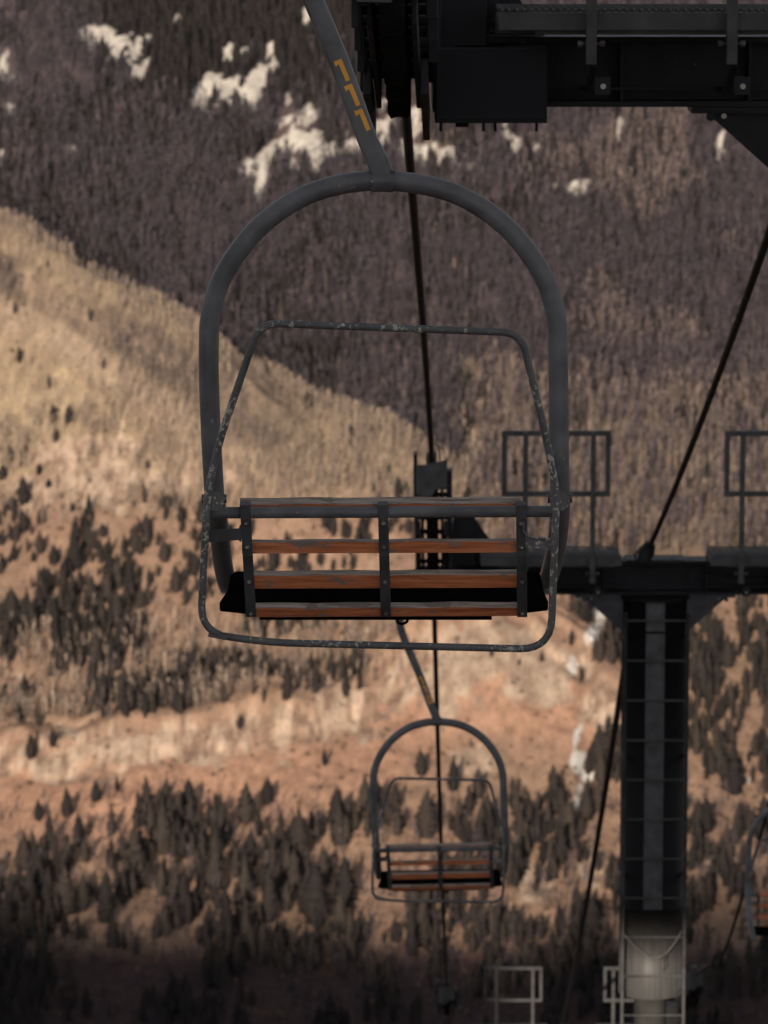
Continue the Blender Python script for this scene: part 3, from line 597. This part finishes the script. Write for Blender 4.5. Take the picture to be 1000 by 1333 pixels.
# ------------------------------------------------------------------ towers
def ibeam(mb, x0, x1, y0, y1, z0, z1, tf=.025, tw=.02, m=0):
    ym = (y0 + y1) / 2
    mb.box((x0, y0, z1 - tf), (x1, y1, z1), m); mb.box((x0, y0, z0), (x1, y1, z0 + tf), m); mb.box((x0, ym - tw / 2, z0 + tf), (x1, ym + tw / 2, z1 - tf), m)
def make_tower(loc, label, sheave_y, mast_z1, lower_z, chain=False):
    T = empty('lift_tower', loc, label, 'lift tower', 'steel lift towers down the line')
    ox, oy, oz = loc
    # mast
    mb = MB(); mb.tube([(0, 0, -.30), (0, 0, -3.12)], .283, 48); mb.tube([(0, 0, -.335), (0, 0, -.302)], .33, 40)
    mst = mb.build('mast', M['mast_shaded'], T)
    mb = MB(); mb.box((-.088, -.292, -3.10), (.078, -.26, -.62)); mb.box((-.088, -.290, -.60), (.078, -.26, -.34)); mb.build('mast_highlight_strip', M['mast_highlight'], mst, .004)  # raised pale strip added for the highlight on the mast
    mb = MB(); mb.tube([(0, 0, -3.12), (0, 0, mast_z1)], .284, 48); mb.build('mast_sunlit_end', M['mast_sunlit'], mst)  # lower end of the mast with sunlight painted in
    mb = MB(); mb.tube([(0, 0, mast_z1 - .002), (0, 0, lower_z)], .145, 32); mb.build('mast_foot', M['mast_paint'], T)
    mb = MB()
    for s_ in (-1, 1): mb.tube([(s_ * .272, -.36, -.42), (s_ * .272, -.36, lower_z + .3)], .016, 10)
    zz = -.49; k = 0
    while zz > lower_z + .4:
        mb.tube([(-.272, -.36, zz), (.272, -.36, zz)], .010, 8)
        if k % 3 == 1:
            for s_ in (-1, 1): mb.beam((s_ * .272, -.345, zz + .17), (s_ * .272, -.1, zz + .17), .012, .03)
        zz -= .355; k += 1
    mb.build('ladder', M['tower_grey'], T)
    if chain:
        mb = MB(); z1 = -3.30
        mb.tube(smooth_path([(-.26, -.36, z1), (-.17, -.37, z1 - .1), (-.05, -.38, z1 - .19), (.02, -.38, z1 - .21), (.10, -.38, z1 - .18), (.18, -.37, z1 - .09), (.25, -.36, z1 + .03)], 5), .007, 6)
        mb.tube([(.09, -.385, z1 - .17), (.085, -.385, z1 - .33)], .006, 6); mb.tube([(.11, -.385, z1 - .17), (.112, -.385, z1 - .3)], .005, 6)
        mb.build('chain', M['mast_paint'], T)
    # crossarm
    mb = MB(); ibeam(mb, -1.74, 1.74, -.13, .13, -.30, 0); 
    for x in (-1.5, -1.0, -.45, .45, 1.0, 1.5): mb.box((x - .008, -.118, -.275), (x + .008, -.0102, -.025)); mb.box((x - .008, .0102, -.275), (x + .008, .118, -.025))
    mb.box((-.26, -.145, -.022), (.26, .145, .010))
    mb.box((.30, -.1325, -.2), (.36, -.1301, -.1))
    mb.tube(smooth_path([(-.1, -.14, -.02), (0.0, -.15, -.14), (.18, -.15, -.19), (.4, -.15, -.14), (.6, -.14, -.13), (1.2, -.14, -.16)], 5), .008, 6)
    mb.build('crossarm', M['tower_paint'], T, .004)
    for s_ in (-1, 1):
        mb = MB(); mb.prism([(s_ * .66, -.10, -.3015), (s_ * .28, -.10, -.3015), (s_ * .28, -.10, -.64), ], (0, .02, 0)); mb.prism([(s_ * .66, .08, -.3015), (s_ * .28, .08, -.3015), (s_ * .28, .08, -.64)], (0, .02, 0))
        mb.box((min(s_ * .70, s_ * .30), -.135, -.327), (max(s_ * .70, s_ * .30), .135, -.302)); mb.cyl((s_ * .62, -.16, -.34), (s_ * .62, -.135, -.34), .02, 8)
        mb.build('gusset', M['strap_paint' if chain else 'tower_paint'], T)
        mb = MB(); mb.cyl((s_ * .56, -.109, -.34), (s_ * .56, -.101, -.34), .012, 8); mb.build('bolt', M['bolt'], T)
    # walkways with railings
    for s_ in (-1, 1):
        X = lambda a: s_ * a + .055
        lo, hi = sorted((X(.385), X(1.60)))
        mb = MB(); mb.box((lo, -.70, .052), (hi, -.655, .125)); mb.box((lo, -.165, .0125), (hi, -.12, .085)); mb.box((lo - .001, -.655, .07), (lo + .03, -.165, .11)); mb.box((hi - .03, -.655, .07), (hi + .001, -.165, .11))
        mb.box((lo + .15, -.66, .032), (hi - .05, -.2, .050))
        wk = mb.build('walkway', M['tower_grey'], T, .003)
        mb = MB(); n = int((hi - lo) / .03)
        for k in range(n):
            x = lo + (k + .5) * (hi - lo) / n; mb.box((x - .005, -.70, .1255), (x + .005, -.12, .138))
        for yq in (-.64, -.5, -.36, -.22): mb.box((lo, yq - .004, .126), (hi, yq + .004, .1425))
        mb.build('grating', M['tower_grey'], wk)
        mb = MB(); q = .0225
        xs_ = [X(.51), X(1.40)]; z0, z1 = .665, 1.235
        mb.box((min(xs_) - q, -.75, z1 - .045), (max(xs_) + q, -.705, z1)); mb.box((min(xs_) - q, -.75, z0), (max(xs_) + q, -.705, z0 + .045))
        for x in xs_: mb.box((x - q, -.7485, z0 + .045), (x + q, -.7065, z1 - .045))
        for x in (X(.64), X(1.22)): mb.box((x - q, -.797, -.085), (x + q, -.752, z1 - .002))
        rl = mb.build('railing', M['tower_grey'], T, .004)
        for x in (X(.64), X(1.22)):
            mb = MB(); mb.tube([(x + e, -.775, 0) for e in (-.056, -.036, -.0355, .0355, .036, .056)], [.013, .013, .006, .006, .013, .013], 8); mb.build('bolt', M['bolt'], rl)
            mb = MB(); mb.cyl((x + .055, -.7, -.18), (x + .055, -.69, -.18), .012, 8); mb.build('bolt', M['bolt'], rl)
        mb = MB()
        for x in (X(.64), X(1.22)): mb.tube([(x + .012, -.77, -.085), (x + .0, -.55, -.21), (x + .0, -.13, -.22)], .013, 8); mb.box((x + .02, -.69, -.215), (x + .085, -.675, -.14))
        mb.box((lo, -.13, -.228), (hi, -.1305 + .03, -.215))
        mb.build('walkway_brace', M['tower_paint'], wk)
    # junction box
    mb = MB(); mb.box((-1.805, -.50, -.345), (-1.335, -.18, -.035)); mb.box((-1.815, -.485, -.30), (-1.805, -.2, -.10)); mb.box((-1.80, -.505, -.33), (-1.34, -.5005, -.05))
    for x in (-1.78, -1.60, -1.55, -1.375): mb.tube([(x, -.4, -.345), (x, -.4, -.385)], .007, 6)
    mb.cyl((-1.69, -.38, -.345), (-1.69, -.38, -.368), .028, 12); mb.box((-1.72, -.30, -.1), (-1.5, -.131, -.035))
    mb.build('junction_box', M['black_box'], T, .006)
    # line clamp
    mb = MB(); mb.tube([(-.12, -.22, .01), (-.085, -.2, .09), (-.05, -.22, .17)], [.05, .075, .05], 10); mb.tube(smooth_path([(-.17, -.22, .02), (-.19, -.22, .07), (-.14, -.22, .11), (-.1, -.22, .07), (-.12, -.22, .0)], 4), .010, 6); mb.box((-.15, -.26, -.0), (.0, -.14, .03))
    mb.build('line_clamp', M['tower_paint'], T)
    # sheave trains both sides
    for s_ in (-1, 1):
        S = lambda y: np.array([rope_x(oy + y) - rope_x(oy) + s_ * GAUGE, y, catm(oy + y) - oz])
        mb = MB(); y0, y1 = sheave_y[s_] if isinstance(sheave_y, dict) else sheave_y; c0 = S(0)
        pts = np.linspace(y0, y1, 9)
        for side in (-.085, .085):
            for a, b_ in zip(pts[::2][:-1], pts[::2][1:]): mb.beam(S(a + .002) + (side, 0, -.22), S(b_ - .002) + (side, 0, -.22), .022, .27)
        for side in (-.115, .115): mb.beam(S(y0 * .6) + (side, 0, -.40), S(y1 * .6) + (side, 0, -.40), .03, .14)
        for yq in pts: mb.cyl(S(yq) + (-.13, 0, -.205), S(yq) + (.13, 0, -.205), .022, 8)
        # inner mounting bracket toward the crossarm
        i = -s_
        def bx(xa, xb, ya, yb, za, zb): mb.box((min(c0[0] + i * xa, c0[0] + i * xb), ya, za), (max(c0[0] + i * xa, c0[0] + i * xb), yb, zb))
        tp = -.05 if y0 > 0 else min(c0[2] + .30, .42)
        bx(.175, .37, -.16, .16, -.26, tp); bx(.135, .175, -.3, .3, -.30, min(tp, .3) - .002)
        if y0 < 0: mb.prism([(c0[0] + i * .372, -.05, .002), (c0[0] + i * .372, -.05, .36), (c0[0] + i * .62, -.05, .002)], (0, .05, 0))
        # outer catcher plates
        for yq in pts[::2]:
            p = S(yq); mb.box((p[0] + s_ * .125, yq - .10, p[2] - .36), (p[0] + s_ * .155, yq + .10, p[2] + .09)); mb.box((p[0] - s_ * .125, yq - .08, p[2] - .24), (p[0] - s_ * .17, yq + .08, p[2] - .05))
        tr = mb.build('sheave_train', M['tower_paint'], T, .004)
        for yq in np.linspace(y0, y1, 8 if y1 - y0 > 2.8 else 6):
            p = S(yq) - np.array((0, 0, .205)); mb = MB()
            mb.tube([p + (-.05, 0, 0), p + (-.035, 0, 0), p + (-.012, 0, 0), p + (.012, 0, 0), p + (.035, 0, 0), p + (.05, 0, 0)], [.17, .193, .185, .185, .193, .17], 24, fix=(0, 1, 0))
            mb.build('sheave', M['rubber'], tr)
        p = S(y0 - .18); mb = MB()
        arc = [(math.sin(a) * .135, -math.cos(a) * .10) for a in np.linspace(-1.3, 1.3, 11)]
        vv = [(p[0] + a, p[1] + b_, p[2] - .30 + .06 * (a > 0)) for a, b_ in arc] + [(p[0] + a, p[1] + b_, p[2] - .02 + a * .2) for a, b_ in arc]
        vv += [(x, y + .012, z) for x, y, z in vv]; n = 11
        ff = [(k, k + 1, n + k + 1, n + k) for k in range(n - 1)] + [(2 * n + k + 1, 2 * n + k, 3 * n + k, 3 * n + k + 1) for k in range(n - 1)] + [(n + k, n + k + 1, 3 * n + k + 1, 3 * n + k) for k in range(n - 1)] + [(k + 1, k, 2 * n + k, 2 * n + k + 1) for k in range(n - 1)] + [(0, n, 3 * n, 2 * n), (n - 1, 3 * n - 1, 4 * n - 1, 2 * n - 1)]
        mb.add(vv, ff); mb.tube(smooth_path([p + (.07, .05, -.03), p + (.065, .05, .07), p + (.045, .05, .12), p + (.01, .05, .13)], 4), .009, 6)
        mb.box((p[0] - .045, p[1] + .01, p[2] - .06), (p[0] + .045, p[1] + .1, p[2] + .07 - .02))
        mb.build('rope_guard', M['tower_grey'], tr)
    return T
def tower_loc(y, row_): return (rope_x(y) + GAUGE, y, zr(row_, y))
L1, L2, L3 = tower_loc(Y_NEAR, 46), tower_loc(Y_FAR, 727), tower_loc(Y_THIRD, 1340)
make_tower(L1, 'near lift tower crossarm cut off at the top right corner', (-2.05, -.28), -3.9, -9.0)
make_tower(L2, 'lift tower with full mast and ladder standing right of the chairs', (-1.2, .7), -3.92, -8.5, True)
make_tower(L3, 'distant lift tower low in the valley with only its railings showing', {-1: (.9, 2.7), 1: (-1.5, 1.6)}, -3.9, -10.5)
# communication line spans
def span(name, pts, label, rad):
    mb = MB(); mb.tube(smooth_path(pts, 8), rad, 8); tag(mb.build(name, M['rope']), label, 'cable')
a = np.array(L1) + (-.05, -.22, .16); b_ = np.array(L2) + (-.05, -.22, .16)
span('communication_cable', [a, a * .75 + b_ * .25 - (0, 0, .09), a * .5 + b_ * .5 - (0, 0, .12), a * .25 + b_ * .75 - (0, 0, .09), b_], 'black line slanting from the upper right down to the tower top', .024)
a = np.array(L2) + (-.10, .2, .05); b_ = np.array(L3) + (-.08, -.22, .14)
span('communication_cable', [a, a * .75 + b_ * .25 - (0, 0, .22), a * .5 + b_ * .5 - (0, 0, .30), a * .25 + b_ * .75 - (0, 0, .22), b_], 'black line running from behind the mast down to the distant tower', .032)

# ------------------------------------------------------------------ chairs (traced at the near chair's distance, grip at the origin)
G1 = np.array([rope_x(Y_C1), Y_C1, catm(Y_C1)])
def L(px_, row_, dy=0.0): return P(px_, row_, Y_C1 + dy) - G1
SC = Y_C1 / F                                  # metres per pixel there
AXT, AXB = (395, -30), (489, 208)              # hanger axis in the photo
def digits(name, text, parent):
    """stencil numbers laid on the hanger's flat rear face"""
    mb = MB(); p0 = L(440, 77.5); p1 = L(480, 174); t = (p1 - p0); tot = np.linalg.norm(t); t /= tot
    r_ = np.cross((0, 1.0, 0), t); r_ = -r_ if r_[0] < 0 else r_; r_ /= np.linalg.norm(r_); nrm = np.cross(t, r_); nrm = -nrm if nrm[1] > 0 else nrm
    dl = tot / (len(text) + .0) ; h = dl * .86; fr = nrm * .0345
    for i, c in enumerate(text):
        o = p0 + t * dl * i + fr
        q = lambda a, b: o + t * a * h + r_ * b * h
        if c == '1':
            mb.prism([q(0, -.03), q(0, .17), q(1, .17), q(1, -.03)], nrm * .0012)
            mb.prism([q(0, -.20), q(0, -.0305), q(.18, -.0305), q(.23, -.20)], nrm * .0012)
        else:
            out = [(0, -.14), (0, .14), (.14, .26), (.86, .26), (1, .14), (1, -.14), (.86, -.26), (.14, -.26)]
            inn = [(.17, -.08), (.17, .08), (.22, .11), (.78, .11), (.83, .08), (.83, -.08), (.78, -.11), (.22, -.11)]
            for k in range(8):
                l = (k + 1) % 8; mb.prism([q(*out[k]), q(*out[l]), q(*inn[l]), q(*inn[k])], nrm * .0012)
    return mb.build(name, M['digit'], parent)
def make_chair(label):
    C = empty('lift_chair', G1, label, 'chairlift chair', 'chairs hanging on the lift rope')
    # hanger: square tube with gooseneck and grip
    sq = [(math.copysign(abs(math.cos(a)) ** .35, math.cos(a)), math.copysign(abs(math.sin(a)) ** .35, math.sin(a))) for a in np.linspace(0, 2 * math.pi, 25)[:-1]]
    path = smooth_path([L(497, 232), L(489.5, 208), L(474, 170), L(441.5, 80), L(408, 0), L(388, -48), L(374, -95), L(369, -145), L(374, -195), L(392, -240), L(425, -275), L(470, -292), np.array((0, 0, -.03))], 5)
    mb = MB(); mb.tube(path, np.linspace(.0335, .034, len(path)), 12, prof=sq, fix=(0, 1, 0)); hg = mb.build('hanger', M['chair_paint'], C)
    mb = MB(); mb.prism([L(489, 176, -.03), L(481, 190, -.03), L(485, 224, -.03), L(512, 224, -.03), L(505, 205, -.03)], (0, .06, 0)); mb.build('hanger_flare', M['chair_paint'], hg, .004)
    mb = MB(); mb.box((-.05, -.16, -.06), (.05, .16, .045)); mb.box((-.075, -.05, -.10), (.03, .05, -.06)); mb.cyl((-.1, 0, -.02), (.07, 0, -.02), .03, 10); mb.build('rope_grip', M['chair_paint'], C, .01)
    digits('chair_number', '111', C)
    # bail
    arch = [(272, 445), (273.5, 415), (280, 385), (292, 356), (309, 329), (331, 302), (357, 279), (385, 261), (414, 248), (452, 238.5), (497, 235)]
    left = [L(298, 764, .64), L(293.5, 750, .60), L(289.5, 728, .44), L(286.5, 700, .26), L(282, 665, .09), L(279, 640, .02), L(274.5, 560, 0), L(272, 490, 0)]
    right = [L(727, 490, 0), L(727.5, 560, 0), L(729, 640, .02), L(729, 665, .09), L(726, 700, .26), L(721, 728, .44), L(715, 750, .60), L(709, 764, .64)]
    pts = left + [L(a, b_) for a, b_ in arch] + [L(998 - a, b_ + 1) for a, b_ in arch[-2::-1]] + right
    mb = MB(); mb.tube(smooth_path(pts, 5), .0335, 20); bail = mb.build('bail', M['chair_paint'], C)
    mb = MB(); pc_ = [L(a, b_) for a, b_ in ((482.5, 235.6), (490, 235.2), (497, 235), (505, 235.2), (513, 236))]; mb.tube(pc_, .0375, 20); mb.build('bail_collar', M['chair_paint'], bail)
    for x in (279, 729):
        mb = MB(); mb.tube([L(x - 13, 649, .02), L(x + 13, 649, .02)], .011, 10); mb.tube([L(x - 16, 649, .02), L(x - 12, 649, .02)], .016, 6); mb.tube([L(x + 12, 649, .02), L(x + 16, 649, .02)], .016, 6); mb.cyl(L(x, 652, -.05), L(x, 652, .02), .034, 14)
        mb.build('pivot_bolt', M['chair_worn'], C)
    # restraint bar loop on the rear side
    pr_ = [(338, 420.5, -.13), (678, 433, -.13), (709, 560, -.10), (724.5, 640, -.085), (722.5, 700, -.085), (717, 845.5, -.085), (330, 836, -.085), (261, 822, -.085), (267.5, 690, -.085), (270.5, 640, -.085), (287, 570, -.10)]
    rad = [26, 26, 25, 22, 10, 42, 60, 36, 20, 20, 25]
    mb = MB(); mb.tube(fillet([L(*q) for q in pr_], [r_ * SC for r_ in rad], 7), .0125, 12, closed=True); mb.build('restraint_bar', M['chair_worn'], C)
    # back rest rail, slats, straps
    mb = MB(); mb.cyl(L(276, 667.5, 0), L(729, 665.5, 0), .0195, 18); mb.build('backrest_rail', M['chair_paint'], C)
    def slat(row0, row1, tilt, th, dy, x0, x1, name='backrest_slat', drop=0):
        a0, a1 = L(x0, row0, dy), L(x1, row0 - 1.5, dy); h = abs(row1 - row0) * SC / math.cos(tilt + .14)
        dn = np.array((0, math.sin(tilt), -math.cos(tilt))) * h; bk = np.array((0, math.cos(tilt), math.sin(tilt))) * th
        n = 9; mb = MB()
        for k in range(n - 1):
            p, q = a0 + (a1 - a0) * k / (n - 1), a0 + (a1 - a0) * (k + 1) / (n - 1)
            w0, w1 = (np.array((0, 0, .0018 * math.sin(k * 2.3 + row0))), np.array((0, 0, .0018 * math.sin((k + 1) * 2.3 + row0))))
            v = [p + dn, q + dn, q + dn + bk, p + dn + bk, p + w0, q + w1, q + bk + w1, p + bk + w0]
            fs = [(0, 3, 2, 1), (4, 5, 6, 7), (0, 1, 5, 4), (2, 3, 7, 6)] + ([(3, 0, 4, 7)] if k == 0 else []) + ([(1, 2, 6, 5)] if k == n - 2 else [])
            nf = len(mb.f); mb.add(v, fs); mb.m[nf + 1] = 1
        mb.build(name, [M['wood'], M['wood_grey']], C)
    slat(656.8, 668, .36, .046, .028, 312, 679)
    slat(706, 721, .12, .034, .012, 315, 680)
    slat(749.5, 767, .34, .036, .055, 318, 682)
    slat(792, 804, .52, .029, .105, 321, 683, 'seat_rear_slat')
    for x0, x1 in ((319, 327), (498.5, 502.5), (678.5, 680)):
        mb = MB(); pp = [(657.5, -.024), (676, -.024), (700, -.012), (724, .000), (748, .034), (772, .062), (803.5, .105)]
        c = [L(x0 + (x1 - x0) * (r_ - 657) / 146, r_, d_) for r_, d_ in pp]; wd = 6.8 * SC
        V = []
        for p in c: V += [p + (-wd, 0, 0), p + (wd, 0, 0), p + (wd, .007, 0), p + (-wd, .007, 0)]
        n = len(c); f = [(0, 1, 2, 3)] + [(4 * n - 1, 4 * n - 2, 4 * n - 3, 4 * n - 4)]
        for k in range(n - 1):
            for l in range(4): j = (l + 1) % 4; f.append((4 * k + l, 4 * k + 4 + l, 4 * k + 4 + j, 4 * k + j))
        mb.add(V, f); mb.hexa([c[0] + (-wd, .007, -.02), c[0] + (wd, .007, -.02), c[0] + (wd, .06, -.02), c[0] + (-wd, .06, -.02), c[0] + (-wd, -.0, .0), c[0] + (wd, -.0, .0), c[0] + (wd, .06, .004), c[0] + (-wd, .06, .004)])
        st = mb.build('back_strap', M['strap_paint'], C, .0015)
        for r_, d_ in ((681.5, -.024), (712.5, -.008), (757.5, .044), (799, .098)):
            p = L(x0 + (x1 - x0) * (r_ - 657) / 146, r_, d_); mb = MB(); mb.tube([p + (0, .004, 0), p + (0, -.004, 0), p + (0, -.007, 0)], [.0082, .0078, .004], 10); mb.build('bolt', M['bolt'], st)
    # arm brackets
    mb = MB(); mb.prism([L(272, 690, -.06), L(313, 688, -.02), L(313, 703, -.02), L(272, 706, -.06)], (0, .008, 0)); mb.prism([L(311, 688, -.02), L(314, 684, -.02), L(314, 706, -.02), L(311, 704, -.02)], (0, .05, 0)); mb.build('arm_bracket', M['strap_paint'], C)
    mb = MB(); mb.prism([L(684, 692, -.012), L(690, 699, -.02), L(719, 701, -.07), L(719, 717, -.07), L(704, 714, -.05), L(684, 712, -.012)], (0, .008, 0)); mb.tube([L(682, 676, -.026), L(681, 690, -.026), L(686, 698, -.026), L(692, 700, -.03), L(718, 702, -.075)], .0042, 6); mb.build('arm_bracket', M['chair_worn'], C)
    # seat
    th = np.array((0, .010, -.036))
    ring = [L(285.5, 783, .13), L(322, 787, .12), L(500, 788, .12), L(683, 786, .12), L(714, 782, .13), L(708, 768, .35), L(704, 748, .52), L(699, 743, .56), L(500, 742, .57), L(306, 743, .56), L(300.5, 748, .52), L(296, 768, .35)]
    mb = MB(); n = len(ring); mb.add(ring + [p + th for p in ring], [tuple(range(n)), tuple(range(2 * n - 1, n - 1, -1))] + [(k, n + k, n + (k + 1) % n, (k + 1) % n) for k in range(n)])
    st = mb.build('seat', M['vinyl'], C, .006)
    mb = MB(); mb.box(tuple(L(338, 807, .16)), tuple(L(640, 799.5, .20))); mb.tube(smooth_path([L(517, 803, .15), L(518, 810, .14), L(524, 812, .14), L(530, 809, .14), L(531, 802, .15)], 4), .005, 6); mb.build('seat_frame', M['vinyl'], st)
    return C
chair = make_chair('near lift chair numbered 111 with orange wooden slats and grey bail')
chair2 = copy_tree(chair); chair2['label'] = 'second lift chair numbered 110 hanging lower beyond the near one'
y2 = 37.3; chair2.location = (rope_x(y2), y2, catm(y2)); chair2.rotation_euler = (R(-1.5), R(-1.0), 0); chair2.scale = (1.015, 1.015, 1.06)
for o in list(chair2.children):
    if o.name.startswith('chair_number'): bpy.data.objects.remove(o)
digits('chair_number', '110', chair2)
chair3 = copy_tree(chair); chair3['label'] = 'sunlit lift chair cut off by the right edge, coming uphill'
for o in list(chair3.children):
    if o.name.startswith('chair_number'): bpy.data.objects.remove(o)
chair3.location = tuple(g3); chair3.rotation_euler = (0, 0, R(180))

# ------------------------------------------------------------------ unseen box on posts behind the camera, added to shade the upper line
TM = empty('shade_blocker', (-7.5, -12, -4.3), 'unseen added shade-casting housing on two posts above the line', 'shade blocker')
zlo, zhi = 3.58 + 4.3, 11.2 + 4.3
mb = MB(); mb.prism([(-18, 0, zlo), (11.5, 0, zlo), (11.5, 0, zhi - 1), (9.5, 0, zhi), (-17, 0, zhi), (-18, 0, zhi - 1)], (0, 4, 0)); mb.build('blocker_housing', M['tower_grey'], TM, .05)
mb = MB(); mb.box((-18, .2, zlo - 4.5), (-4.1, 3.8, zlo - .003)); mb.build('low_blocker', M['tower_grey'], TM, .05)  # lower block added to shade the left of the distant tower
for x in (-.4, 9):
    mb = MB(); mb.tube([(x, 1.5, -.5), (x, 1.5, zlo)], .8, 24); mb.box((x - .8, .7, -.5), (x + .8, 2.3, .25)); mb.build('blocker_post', M['tower_grey'], TM)

# ------------------------------------------------------------------ mountain air
mb = MB(); mb.box((-2700, -1000, -720), (2700, 9100, 262)); hz = mb.build('haze', []); tag(hz, kind='stuff')
m = bpy.data.materials.new('haze_air'); m.use_nodes = True; t = m.node_tree; t.nodes.clear()
pv = t.nodes.new('ShaderNodeVolumePrincipled'); pv.inputs['Color'].default_value = (.88, .88, .93, 1); pv.inputs['Density'].default_value = .000008; pv.inputs['Anisotropy'].default_value = 0.0
om = t.nodes.new('ShaderNodeOutputMaterial'); t.links.new(pv.outputs[0], om.inputs['Volume']); hz.data.materials.append(m)
print('terrain z', gzv.min(), gzv.max())
